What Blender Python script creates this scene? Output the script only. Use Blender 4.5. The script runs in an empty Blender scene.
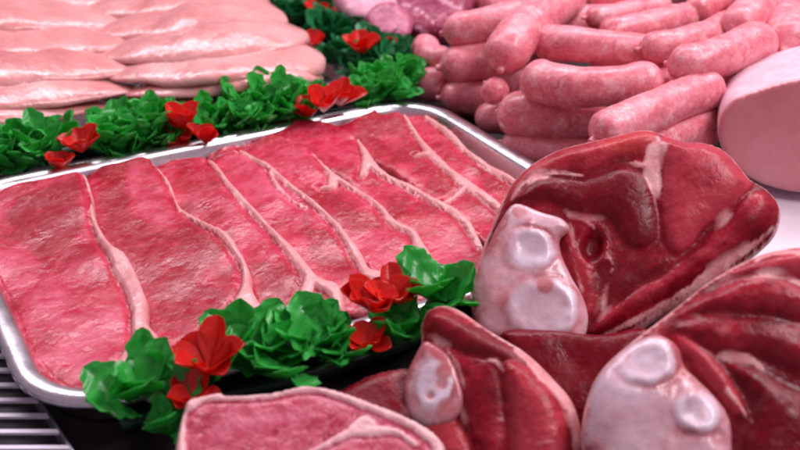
import bpy, math, random
import numpy as np
from mathutils import Vector, geometry

# ------------------------------------------------------------------ camera, light
scene = bpy.context.scene
col = scene.collection
R = math.radians
CAM_H, PITCH, FPX = 0.33, R(27.0), 1100.0
cd = bpy.data.cameras.new("camera")
cam = bpy.data.objects.new("camera", cd)
col.objects.link(cam)
cam.location = (0, 0, CAM_H)
cam.rotation_euler = (R(90) - PITCH, 0, 0)
cd.sensor_width = 36
cd.lens = FPX / 800 * 36
cd.clip_start = 0.01
cd.clip_end = 50
cd.dof.use_dof = True
cd.dof.focus_distance = 0.64
cd.dof.aperture_fstop = 9.0
scene.camera = cam

w = bpy.data.worlds.new("World")
scene.world = w
w.use_nodes = True
w.node_tree.nodes["Background"].inputs[0].default_value = (0.95, 0.70, 0.86, 1)
w.node_tree.nodes["Background"].inputs[1].default_value = 0.31

def area(name, loc, target, sx, sy, power, color):
    l = bpy.data.lights.new(name, 'AREA')
    l.shape = 'RECTANGLE'; l.size = sx; l.size_y = sy
    l.energy = power; l.color = color
    o = bpy.data.objects.new(name, l)
    col.objects.link(o)
    o.location = loc
    o.rotation_euler = (Vector(target) - Vector(loc)).to_track_quat('-Z', 'Y').to_euler()
    return o
area("counter_tube", (0.05, 1.35, 1.05), (0, 0.75, 0), 2.2, 0.25, 21, (1.0, 0.86, 0.95))
area("shop_ceiling_light", (0.75, 0.45, 1.15), (-0.1, 0.65, 0), 0.9, 0.4, 14, (1.0, 0.87, 0.93))

scene.view_settings.view_transform = 'Standard'
scene.view_settings.look = 'None'
scene.view_settings.exposure = 0.0
scene.view_settings.gamma = 1
scene.cycles.filter_width = 2.0

# ------------------------------------------------------------------ helpers
rng = np.random.default_rng(7)
CP, SP = math.cos(PITCH), math.sin(PITCH)
CAM = np.array([0, 0, CAM_H])

def ray(px, py):
    x = (px - 400) / FPX; y = -(py - 225) / FPX
    return np.array([x, CP + y * SP, -SP + y * CP])

def G(px, py, z=0.0):
    d = ray(px, py)
    return CAM + d * ((z - CAM_H) / d[2])

def D(px, py, ydist):
    """point on the sight line at a given distance along y"""
    d = ray(px, py)
    return CAM + d * (ydist / d[1])

def smooth(e0, e1, x):
    t = np.clip((x - e0) / (e1 - e0 + 1e-12), 0, 1)
    return t * t * (3 - 2 * t)

def _hash(i, j, k, seed):
    h = (i * 374761393 + j * 668265263 + k * 2147483647 + seed * 974711) & 0xFFFFFFFF
    h = ((h ^ (h >> 13)) * 1274126177) & 0xFFFFFFFF
    return ((h ^ (h >> 16)) & 0xFFFF) / 65535.0

def vnoise(p, scale, seed=0, octaves=3):
    """value noise, p (N,3) -> (N,) in about -1..1"""
    p = np.asarray(p, float)
    if p.shape[1] == 2:
        p = np.column_stack([p, np.zeros(len(p))])
    tot = np.zeros(len(p)); amp = 1.0; s = 0
    for o in range(octaves):
        q = p * scale * 2 ** o + 100.37 + o * 17.1
        b = np.floor(q).astype(np.int64); f = q - b
        f = f * f * (3 - 2 * f)
        v = 0
        for dx in (0, 1):
            for dy in (0, 1):
                for dz in (0, 1):
                    wgt = (f[:, 0] if dx else 1 - f[:, 0]) * (f[:, 1] if dy else 1 - f[:, 1]) * (f[:, 2] if dz else 1 - f[:, 2])
                    v = v + wgt * _hash(b[:, 0] + dx, b[:, 1] + dy, b[:, 2] + dz, seed + o)
        tot += amp * (v * 2 - 1); s += amp; amp *= 0.5
    return tot / s

def tag(o, label=None, cat=None, group=None, kind=None):
    if label: o['label'] = label
    if cat: o['category'] = cat
    if group: o['group'] = group
    if kind: o['kind'] = kind
    return o

def thing(name, label, cat, loc=(0, 0, 0), group=None):
    o = bpy.data.objects.new(name, None)
    o.empty_display_size = 0.02
    col.objects.link(o)
    o.location = loc
    return tag(o, label, cat, group)

def link_mesh(name, verts, faces, mat, parent=None, pal=None, smooth_shade=True):
    """verts are world coordinates; the object's origin goes to its base"""
    verts = np.asarray(verts, float)
    if parent is not None:
        org = np.array(parent['_w'] if '_w' in parent else parent.location)
    else:
        org = np.array([verts[:, 0].mean(), verts[:, 1].mean(), verts[:, 2].min()])
    me = bpy.data.meshes.new(name)
    v = verts - org
    me.from_pydata(v.tolist(), [], [list(map(int, f)) for f in faces])
    me.update()
    if smooth_shade:
        me.polygons.foreach_set("use_smooth", np.ones(len(me.polygons), bool))
    if pal is not None:
        a = me.color_attributes.new("pal", 'FLOAT_COLOR', 'POINT')
        a.data.foreach_set("color", np.column_stack([pal, np.ones(len(pal))]).astype(np.float32).ravel())
    me.materials.append(mat)
    o = bpy.data.objects.new(name, me)
    col.objects.link(o)
    if parent is not None:
        o.parent = parent
    else:
        o.location = org
    return o

def place_parent(e, loc):
    e.location = loc

# ------------------------------------------------------------------ materials
def nt(name):
    m = bpy.data.materials.new(name)
    m.use_nodes = True
    t = m.node_tree
    return m, t, t.nodes, t.links, t.nodes["Principled BSDF"]

def ramp(n, stops, interp='LINEAR'):
    r = n.new("ShaderNodeValToRGB")
    r.color_ramp.interpolation = interp
    e = r.color_ramp.elements
    e[0].position, e[0].color = stops[0][0], (*stops[0][1], 1)
    e[1].position, e[1].color = stops[-1][0], (*stops[-1][1], 1)
    for p, c in stops[1:-1]:
        x = e.new(p); x.color = (*c, 1)
    return r

def grey(v): return (v, v, v)

def mix(n, l, fac, a, b, mode='MIX'):
    m = n.new("ShaderNodeMix"); m.data_type = 'RGBA'; m.blend_type = mode
    for sock, val in ((0, fac), (6, a), (7, b)):
        if hasattr(val, 'links') or hasattr(val, 'is_linked'):
            l.new(val, m.inputs[sock])
        elif sock == 0:
            m.inputs[0].default_value = val
        else:
            m.inputs[sock].default_value = (*val, 1)
    return m.outputs[2]

def noise(n, l, coord, scale, detail=5, rough=0.6, dist=0.0):
    x = n.new("ShaderNodeTexNoise")
    x.inputs["Scale"].default_value = scale
    x.inputs["Detail"].default_value = detail
    x.inputs["Roughness"].default_value = rough
    x.inputs["Distortion"].default_value = dist
    l.new(coord, x.inputs["Vector"])
    return x.outputs["Fac"]

def meat_mat(name, dark, mid, light, fat, fat2, scale=60, marb_scale=160, marb=0.45, rough=0.33,
             bump=0.5, bump_scale=220, coat=0.25, sss=0.12, stretch=(1, 1, 1), warm=(0.50, 0.04, 0.03), spec=0.5, speck=0.55, mlo=0.54):
    """meat: the pal attribute carries r = fat cover, g = lighter or darker muscle, b = orange-brown tint"""
    m, t, n, l, b = nt(name)
    tc = n.new("ShaderNodeTexCoord")
    mp = n.new("ShaderNodeMapping"); mp.inputs["Scale"].default_value = stretch
    l.new(tc.outputs["Object"], mp.inputs["Vector"])
    c = mp.outputs["Vector"]
    at = n.new("ShaderNodeAttribute"); at.attribute_name = "pal"
    sp = n.new("ShaderNodeSeparateColor"); l.new(at.outputs["Color"], sp.inputs[0])
    n1 = noise(n, l, c, scale, 6, 0.62, 0.4)
    add = n.new("ShaderNodeMath"); add.operation = 'ADD'
    tone = n.new("ShaderNodeMath"); tone.operation = 'MULTIPLY_ADD'
    l.new(sp.outputs[1], tone.inputs[0]); tone.inputs[1].default_value = 0.7; tone.inputs[2].default_value = -0.35
    l.new(n1, add.inputs[0]); l.new(tone.outputs[0], add.inputs[1])
    r1 = ramp(n, [(0.28, dark), (0.5, mid), (0.74, light)])
    l.new(add.outputs[0], r1.inputs[0])
    basec = r1.outputs[0]
    # marbling flecks, massed in patches that also paint whitish glints into the colour
    n2 = noise(n, l, c, marb_scale, 4, 0.55, 1.2)
    r2 = ramp(n, [(mlo, grey(0)), (mlo + 0.14, grey(marb))])
    l.new(n2, r2.inputs[0])
    nm = noise(n, l, c, scale * 0.55, 3, 0.5, 0.6)
    rm = ramp(n, [(0.38, grey(0.15)), (0.62, grey(1))])
    l.new(nm, rm.inputs[0])
    mm = n.new("ShaderNodeMath"); mm.operation = 'MULTIPLY'
    l.new(r2.outputs[0], mm.inputs[0]); l.new(rm.outputs[0], mm.inputs[1])
    basec = mix(n, l, mm.outputs[0], basec, fat)
    n2b = noise(n, l, c, marb_scale * 2.7, 3, 0.5, 0.3)
    r2b = ramp(n, [(0.34, grey(0.55)), (0.55, grey(1))])
    l.new(n2b, r2b.inputs[0])
    basec = mix(n, l, speck, basec, r2b.outputs[0], 'MULTIPLY')
    basec = mix(n, l, sp.outputs[2], basec, warm)
    # fat
    n3 = noise(n, l, c, 90, 5, 0.6)
    r3 = ramp(n, [(0.35, fat2), (0.6, fat)])
    l.new(n3, r3.inputs[0])
    n4 = noise(n, l, c, 300, 3, 0.6)
    ms = n.new("ShaderNodeMath"); ms.operation = 'MULTIPLY_ADD'
    l.new(n4, ms.inputs[0]); ms.inputs[1].default_value = 0.3; ms.inputs[2].default_value = -0.15
    fs = n.new("ShaderNodeMath"); fs.operation = 'ADD'
    l.new(sp.outputs[0], fs.inputs[0]); l.new(ms.outputs[0], fs.inputs[1])
    fr = ramp(n, [(0.22, grey(0)), (0.72, grey(1))])
    l.new(fs.outputs[0], fr.inputs[0])
    colr = mix(n, l, fr.outputs[0], basec, r3.outputs[0])
    l.new(colr, b.inputs["Base Color"])
    nr = noise(n, l, c, 110, 3, 0.6)
    rr = ramp(n, [(0.35, grey(max(0.05, rough - 0.13))), (0.65, grey(rough + 0.14))])
    l.new(nr, rr.inputs[0]); l.new(rr.outputs[0], b.inputs["Roughness"])
    nb = noise(n, l, c, bump_scale, 4, 0.6, 0.5)
    nb2 = noise(n, l, c, bump_scale * 0.3, 3, 0.5, 0.5)
    ba = n.new("ShaderNodeMath"); ba.operation = 'MULTIPLY_ADD'
    l.new(nb2, ba.inputs[0]); ba.inputs[1].default_value = 1.8; l.new(nb, ba.inputs[2])
    bp = n.new("ShaderNodeBump"); bp.inputs["Strength"].default_value = bump; bp.inputs["Distance"].default_value = 0.0016
    l.new(ba.outputs[0], bp.inputs["Height"]); l.new(bp.outputs[0], b.inputs["Normal"])
    l.new(bp.outputs[0], b.inputs["Coat Normal"])
    b.inputs["Specular IOR Level"].default_value = spec
    b.inputs["Coat Weight"].default_value = coat
    b.inputs["Coat Roughness"].default_value = 0.12
    b.inputs["Subsurface Weight"].default_value = sss
    b.inputs["Subsurface Radius"].default_value = (1.0, 0.35, 0.3)
    b.inputs["Subsurface Scale"].default_value = 0.006
    return m

M = {}
M['steak'] = meat_mat("steak_meat", (0.36, 0.006, 0.022), (0.54, 0.020, 0.060), (0.66, 0.080, 0.150),
                      (0.74, 0.36, 0.355), (0.68, 0.27, 0.275), scale=60, marb_scale=260, marb=0.34, rough=0.30,
                      bump=0.30, bump_scale=170, coat=0.15, speck=0.4, spec=0.35)
M['chop'] = meat_mat("chop_meat", (0.40, 0.025, 0.065), (0.54, 0.075, 0.135), (0.64, 0.16, 0.235),
                     (0.82, 0.50, 0.49), (0.74, 0.40, 0.42), scale=110, marb_scale=260, marb=0.5, bump=0.5, coat=0.15, speck=0.35)
M['lamb'] = meat_mat("lamb_meat", (0.16, 0.003, 0.010), (0.30, 0.008, 0.022), (0.48, 0.046, 0.070),
                     (0.78, 0.44, 0.44), (0.64, 0.23, 0.24), scale=38, marb_scale=150, marb=0.05, rough=0.32,
                     bump=0.32, bump_scale=220, coat=0.06, spec=0.2, speck=0.35)
M['knuckle'] = meat_mat("knuckle_cartilage", (0.46, 0.12, 0.14), (0.64, 0.32, 0.36), (0.70, 0.44, 0.49),
                        (0.74, 0.64, 0.73), (0.68, 0.50, 0.57), scale=60, marb_scale=120, marb=0.2, rough=0.30,
                        bump=0.18, coat=0.3, warm=(0.55, 0.12, 0.11), speck=0.15)
M['chicken'] = meat_mat("chicken_meat", (0.60, 0.205, 0.20), (0.69, 0.285, 0.27), (0.75, 0.38, 0.355),
                        (0.77, 0.46, 0.45), (0.73, 0.40, 0.40), scale=16, marb_scale=45, marb=0.2, rough=0.25,
                        bump=0.95, bump_scale=60, coat=0.28, sss=0.2, speck=0.05)
M['sausage'] = meat_mat("sausage_meat", (0.62, 0.125, 0.165), (0.78, 0.215, 0.265), (0.84, 0.32, 0.37),
                        (0.86, 0.56, 0.56), (0.80, 0.46, 0.47), scale=90, marb_scale=170, marb=0.62, rough=0.38,
                        bump=0.45, bump_scale=110, coat=0.12, sss=0.12, speck=0.45, mlo=0.49)
M['pork'] = meat_mat("pork_meat", (0.34, 0.04, 0.10), (0.48, 0.09, 0.18), (0.60, 0.18, 0.30),
                     (0.74, 0.40, 0.50), (0.68, 0.32, 0.42), scale=60, marb_scale=130, marb=0.6, bump=0.6, coat=0.15)
M['ham'] = meat_mat("cooked_ham", (0.70, 0.25, 0.275), (0.74, 0.29, 0.315), (0.77, 0.34, 0.365),
                    (0.82, 0.58, 0.66), (0.76, 0.50, 0.58), scale=14, marb_scale=60, marb=0.03, rough=0.42,
                    bump=0.10, coat=0.1, sss=0.15, speck=0.08)

def simple(name, c, rough=0.4, metal=0.0, bump=0, bscale=100, var=0.0, vscale=30, coat=0, sss=0, trans=0):
    m, t, n, l, b = nt(name)
    tc = n.new("ShaderNodeTexCoord"); v = tc.outputs["Object"]
    if var:
        x = noise(n, l, v, vscale, 5, 0.6)
        r = ramp(n, [(0.3, tuple(k * (1 - var) for k in c)), (0.7, tuple(min(1, k * (1 + var)) for k in c))])
        l.new(x, r.inputs[0]); l.new(r.outputs[0], b.inputs["Base Color"])
    else:
        b.inputs["Base Color"].default_value = (*c, 1)
    x = noise(n, l, v, vscale * 2, 4, 0.6)
    r = ramp(n, [(0.3, grey(max(0.03, rough * 0.75))), (0.7, grey(min(1, rough * 1.3)))])
    l.new(x, r.inputs[0]); l.new(r.outputs[0], b.inputs["Roughness"])
    b.inputs["Metallic"].default_value = metal
    b.inputs["Coat Weight"].default_value = coat
    if bump:
        x = noise(n, l, v, bscale, 3, 0.6)
        bp = n.new("ShaderNodeBump"); bp.inputs["Strength"].default_value = bump; bp.inputs["Distance"].default_value = 0.001
        l.new(x, bp.inputs["Height"]); l.new(bp.outputs[0], b.inputs["Normal"])
    if sss:
        b.inputs["Subsurface Weight"].default_value = sss
        b.inputs["Subsurface Radius"].default_value = (c[0] + .1, c[1] + .1, c[2] + .1)
        b.inputs["Subsurface Scale"].default_value = 0.004
    return m

M['steel'] = simple("tray_steel", (0.72, 0.70, 0.74), 0.27, 1.0, 0.06, 300, 0.06, 20)
M['counter'] = simple("counter_black", (0.012, 0.008, 0.013), 0.6, 0, 0.15, 200, 0.3, 15)
M['slat'] = simple("grille_white", (0.70, 0.66, 0.78), 0.4, 0, 0.05, 100, 0.08, 30)
M['frame'] = simple("grille_grey", (0.22, 0.20, 0.26), 0.4, 0.6, 0.05, 100, 0.1, 30)
M['leaf'] = simple("leaf_plastic", (0.045, 0.52, 0.075), 0.30, 0, 0.3, 200, 0.35, 45, 0.15, 0.25)
M['leaf_dark'] = simple("leaf_plastic_dark", (0.018, 0.24, 0.075), 0.34, 0, 0.3, 200, 0.4, 45, 0.1, 0.15)
M['petal'] = simple("petal_plastic", (0.80, 0.022, 0.014), 0.30, 0, 0.4, 200, 0.3, 60, 0.15, 0.25)
def translucent(m, c, f):
    t = m.node_tree; n, l = t.nodes, t.links
    tr = n.new("ShaderNodeBsdfTranslucent"); tr.inputs[0].default_value = (*c, 1)
    mx = n.new("ShaderNodeMixShader"); mx.inputs[0].default_value = f
    l.new(n["Principled BSDF"].outputs[0], mx.inputs[1]); l.new(tr.outputs[0], mx.inputs[2])
    l.new(mx.outputs[0], n["Material Output"].inputs[0])
translucent(M['leaf'], (0.05, 0.50, 0.06), 0.35)
translucent(M['leaf_dark'], (0.02, 0.30, 0.07), 0.3)
translucent(M['petal'], (0.80, 0.03, 0.02), 0.3)
M['rail'] = simple("rail_plastic", (0.006, 0.05, 0.02), 0.4, 0, 0, 100, 0.2, 40)
M['white'] = simple("white_plastic", (0.74, 0.66, 0.72), 0.4, 0, 0.05, 60, 0.06, 30, 0.1)

# ------------------------------------------------------------------ shape builders
def catmull(pts, closed=True, step=None, n=8):
    P = np.asarray(pts, float); out = []
    N = len(P)
    rngi = range(N if closed else N - 1)
    for i in rngi:
        if closed:
            p0, p1, p2, p3 = P[(i - 1) % N], P[i], P[(i + 1) % N], P[(i + 2) % N]
        else:
            p0, p1, p2, p3 = P[max(i - 1, 0)], P[i], P[i + 1], P[min(i + 2, N - 1)]
        for k in range(n):
            t = k / n
            out.append(0.5 * ((2 * p1) + (-p0 + p2) * t + (2 * p0 - 5 * p1 + 4 * p2 - p3) * t * t + (-p0 + 3 * p1 - 3 * p2 + p3) * t ** 3))
    if not closed: out.append(P[-1])
    return np.array(out)

def resample(P, step, closed=True):
    Q = np.vstack([P, P[:1]]) if closed else P
    seg = np.linalg.norm(np.diff(Q, axis=0), axis=1)
    s = np.concatenate([[0], np.cumsum(seg)])
    m = max(8, int(s[-1] / step))
    ts = np.linspace(0, s[-1], m, endpoint=not closed)
    return np.column_stack([np.interp(ts, s, Q[:, k]) for k in range(Q.shape[1])])

def seg_dist(P, A, closed=False, wts=None):
    """distance of P (N,2) to polyline A (M,2); also interpolated weights"""
    B = np.roll(A, -1, axis=0) if closed else A[1:]
    A0 = A if closed else A[:-1]
    best = np.full(len(P), 1e9); wb = np.zeros(len(P))
    for i in range(len(A0)):
        d = B[i] - A0[i]; L = d @ d + 1e-15
        t = np.clip(((P - A0[i]) @ d) / L, 0, 1)
        dd = np.hypot(*(P - (A0[i] + t[:, None] * d)).T)
        k = dd < best
        best[k] = dd[k]
        if wts is not None:
            wv = wts[i] + (wts[(i + 1) % len(wts)] - wts[i]) * t
            wb[k] = wv[k]
    return (best, wb) if wts is not None else best

def inside(P, A):
    r = np.zeros(len(P), bool)
    x, y = P[:, 0], P[:, 1]
    j = len(A) - 1
    for i in range(len(A)):
        c = (A[i, 1] > y) != (A[j, 1] > y)
        xx = (A[j, 0] - A[i, 0]) * (y - A[i, 1]) / (A[j, 1] - A[i, 1] + 1e-15) + A[i, 0]
        r ^= c & (x < xx)
        j = i
    return r

class Plane:
    def __init__(self, o, n, up=(0, 0, 1)):
        self.o = np.asarray(o, float)
        self.n = np.asarray(n, float); self.n /= np.linalg.norm(self.n)
        u = np.cross(up, self.n)
        if np.linalg.norm(u) < 1e-3: u = np.array([1.0, 0, 0])
        self.u = u / np.linalg.norm(u)
        self.v = np.cross(self.n, self.u)
    def uv(self, pts):
        out = []
        for p in pts:
            d = ray(p[0], p[1])
            t = ((self.o - CAM) @ self.n) / (d @ self.n)
            q = CAM + d * t - self.o
            out.append((q @ self.u, q @ self.v))
        return np.array(out)
    def world(self, uv, h):
        return self.o + uv[:, :1] * self.u + uv[:, 1:2] * self.v + np.asarray(h)[:, None] * self.n

def blob(plane, poly, step, top, bottom, edge, surf=None, n=6):
    """solid with the given outline on a plane: rounded rim, relief on top, rounded back.
    surf(uv, d) -> (height offset, pal)"""
    uvp = plane.uv(poly)
    B = resample(catmull(uvp, True, n=n), step)
    lo, hi = B.min(0), B.max(0)
    xs = np.arange(lo[0], hi[0], step); ys = np.arange(lo[1], hi[1], step * 0.866)
    X, Y = np.meshgrid(xs, ys)
    X = X + (np.arange(len(ys)) % 2)[:, None] * step * 0.5
    P = np.column_stack([X.ravel(), Y.ravel()])
    P = P + rng.normal(0, step * 0.08, P.shape)
    P = P[inside(P, B)]
    P = P[seg_dist(P, B, True) > step * 0.55]
    allp = np.vstack([B, P]); nb = len(B)
    res = geometry.delaunay_2d_cdt([Vector(p) for p in allp], [(i, (i + 1) % nb) for i in range(nb)], [], 1, 1e-9)
    V = np.array([(v.x, v.y) for v in res[0]]); F = [list(f) for f in res[2]]
    d = seg_dist(V, B, True)
    onb = d < 1e-7
    d[onb] = 0
    prof = np.sqrt(np.clip(1 - (1 - np.clip(d / edge, 0, 1)) ** 2, 0, 1))
    dmax = d.max()
    h = prof * top
    pal = np.tile([0, 0.5, 0], (len(V), 1)).astype(float)
    if surf:
        dh, pal = surf(V, d)
        h = h + dh * smooth(0, edge * 0.5, d)
    bprof = np.sqrt(np.clip(1 - (1 - np.clip(d / (dmax * 0.9), 0, 1)) ** 2, 0, 1))
    hb = -bprof * bottom
    Wt = plane.world(V, h); Wb = plane.world(V, hb)
    N = len(V)
    idx = np.arange(N); bi = np.where(onb, idx, idx + N)
    faces = []
    for f in F:
        a = f
        A2, B2, C2 = V[a[0]], V[a[1]], V[a[2]]
        ccw = (B2[0] - A2[0]) * (C2[1] - A2[1]) - (B2[1] - A2[1]) * (C2[0] - A2[0]) > 0
        if not ccw: a = a[::-1]
        faces.append(a)
        faces.append([bi[k] for k in a[::-1]])
    verts = np.vstack([Wt, Wb]); pal2 = np.vstack([pal, pal])
    used = np.zeros(2 * N, bool)
    for f in faces: used[f] = True
    remap = np.cumsum(used) - 1
    faces = [[remap[k] for k in f] for f in faces if len(set(f)) == 3]
    return verts[used], faces, pal2[used]

def tube(points, radii, flat=1.0, nseg=28, up=(0, 0, 1), amp=0.0, nscale=40, seed=0, n=10, flat_bottom=None):
    """round or flattened tube along a smooth centre line, closed at its ends"""
    P = catmull(points, False, n=n) if len(points) > 2 else np.array(points, float)
    P = resample(P, np.linalg.norm(np.diff(P, axis=0), axis=1).sum() / (len(radii) - 1) * 0.9999, False)
    if len(P) != len(radii):
        t0 = np.linspace(0, 1, len(radii)); t1 = np.linspace(0, 1, len(P))
        P = np.column_stack([np.interp(t0, t1, P[:, k]) for k in range(3)])
    T = np.gradient(P, axis=0); T /= np.linalg.norm(T, axis=1)[:, None]
    S = np.cross(T, np.array(up, float)); S /= np.linalg.norm(S, axis=1)[:, None] + 1e-12
    Nn = np.cross(S, T)
    verts = []; faces = []
    a = np.linspace(0, 2 * np.pi, nseg, endpoint=False)
    for i in range(len(P)):
        ring = P[i] + radii[i] * (np.cos(a)[:, None] * S[i] + flat * np.sin(a)[:, None] * Nn[i])
        verts.append(ring)
    V = np.vstack(verts)
    C = np.repeat(P, nseg, axis=0)
    if amp:
        off = V - C; L = np.linalg.norm(off, axis=1)[:, None] + 1e-9
        V = V + off / L * (vnoise(V, nscale, seed, 3) * amp)[:, None] * np.clip(L / max(radii), 0, 1)
    for i in range(len(P) - 1):
        for j in range(nseg):
            k = (j + 1) % nseg
            faces.append([i * nseg + j, i * nseg + k, (i + 1) * nseg + k, (i + 1) * nseg + j])
    c0, c1 = len(V), len(V) + 1
    V = np.vstack([V, P[:1], P[-1:]])
    for j in range(nseg):
        k = (j + 1) % nseg
        faces.append([c0, k, j])
        faces.append([c1, (len(P) - 1) * nseg + j, (len(P) - 1) * nseg + k])
    return V, faces

def seam_fat(plane, uv, seams, seed=1, nz=0.0006, nscale=180, soft=0.0006):
    """fat seams: list of (px, py, half width in mm) polylines -> cover 0..1 and distance to the nearest seam"""
    cover = np.zeros(len(uv)); near = np.full(len(uv), 1e9)
    jit = vnoise(uv, nscale, seed, 3) * nz * 2
    for s in seams:
        s = np.array(s, float)
        q = catmull(s, False, n=5)
        A = plane.uv(q[:, :2]); wv = q[:, 2] / 1000
        d, wd = seg_dist(uv, A, False, wv)
        dj = d + jit
        cover = np.maximum(cover, 1 - smooth(wd - soft, wd + soft, dj))
        near = np.minimum(near, np.maximum(d - wd, 0))
    return cover, near

def patch(plane, uv, poly, soft=0.0015, seed=3, nz=0.001, nscale=120):
    A = catmull(plane.uv(poly), True, n=5)
    d = seg_dist(uv, A, True)
    d = np.where(inside(uv, A), -d, d) + vnoise(uv, nscale, seed, 3) * nz
    return 1 - smooth(-soft, soft, d)

# ------------------------------------------------------------------ setting: counter top
def grid_sheet(name, x0, x1, y0, y1, z, mat, nx=2, ny=2):
    xs = np.linspace(x0, x1, nx); ys = np.linspace(y0, y1, ny)
    V = [(x, y, z) for y in ys for x in xs]
    F = [[j * nx + i, j * nx + i + 1, (j + 1) * nx + i + 1, (j + 1) * nx + i] for j in range(ny - 1) for i in range(nx - 1)]
    return link_mesh(name, V, F, mat, None, None, False)
tag(grid_sheet("counter_top", -2, 2, 0.05, 3.2, 0.0, M['counter']), kind='structure')

# ------------------------------------------------------------------ trays
def rounded_rect(cx, cy, ax, ay, L, W, r, off, z, nc=10):
    pts = []
    hl, hw = L / 2 - off, W / 2 - off
    rr = max(r - off, 0.004)
    for q, (sx, sy) in enumerate(((1, 1), (-1, 1), (-1, -1), (1, -1))):
        ccx, ccy = sx * (hl - rr), sy * (hw - rr)
        for k in range(nc + 1):
            a = q * math.pi / 2 + k / nc * math.pi / 2
            u, v = ccx + rr * math.cos(a), ccy + rr * math.sin(a)
            pts.append((cx + u * ax[0] + v * ay[0], cy + u * ax[1] + v * ay[1], z))
    return pts

def tray_mesh(cx, cy, ax, ay, L, W, r, profile):
    V = []; F = []; n = 0; m = None
    for off, z in profile:
        p = rounded_rect(cx, cy, ax, ay, L, W, r, off, z)
        m = len(p); V += p
    k = len(profile)
    for i in range(k - 1):
        for j in range(m):
            j2 = (j + 1) % m
            F.append([i * m + j, i * m + j2, (i + 1) * m + j2, (i + 1) * m + j])
    F.append([(k - 1) * m + j for j in range(m)])
    return V, F

ZR = 0.024
Cpx = [(-67.4, 191.8), (415, 93), (678.8, 239), (35.9, 419)]
Cw = [G(*p, ZR)[:2] for p in Cpx]
cen = np.mean(Cw, axis=0)
dx = (Cw[1] - Cw[0]) + (Cw[2] - Cw[3]); dx /= np.linalg.norm(dx)
dyv = np.array([-dx[1], dx[0]])
TL = (np.linalg.norm(Cw[1] - Cw[0]) + np.linalg.norm(Cw[2] - Cw[3])) / 2
TW = (np.linalg.norm(Cw[3] - Cw[0]) + np.linalg.norm(Cw[2] - Cw[1])) / 2
prof = [(0.006, 0.0012), (0.0165, 0.0012), (0.0125, ZR - 0.005), (0.004, ZR - 0.006), (0.0004, ZR - 0.0052), (0.0, ZR - 0.0035), (0.0006, ZR - 0.0015),
        (0.0025, ZR - 0.0002), (0.006, ZR + 0.0003), (0.0095, ZR - 0.0002), (0.0115, ZR - 0.0015), (0.0128, ZR - 0.004), (0.0165, 0.0065), (0.0185, 0.004), (0.022, 0.003)]
prof = prof[1:]
V, F = tray_mesh(cen[0], cen[1], dx, dyv, TL, TW, 0.05, prof)
tag(link_mesh("steel_tray", V, F, M['steel']), "shallow stainless steel tray with rounded corners under the row of pink steaks", "tray")
print("tray", TL, TW, cen, dx)

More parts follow.
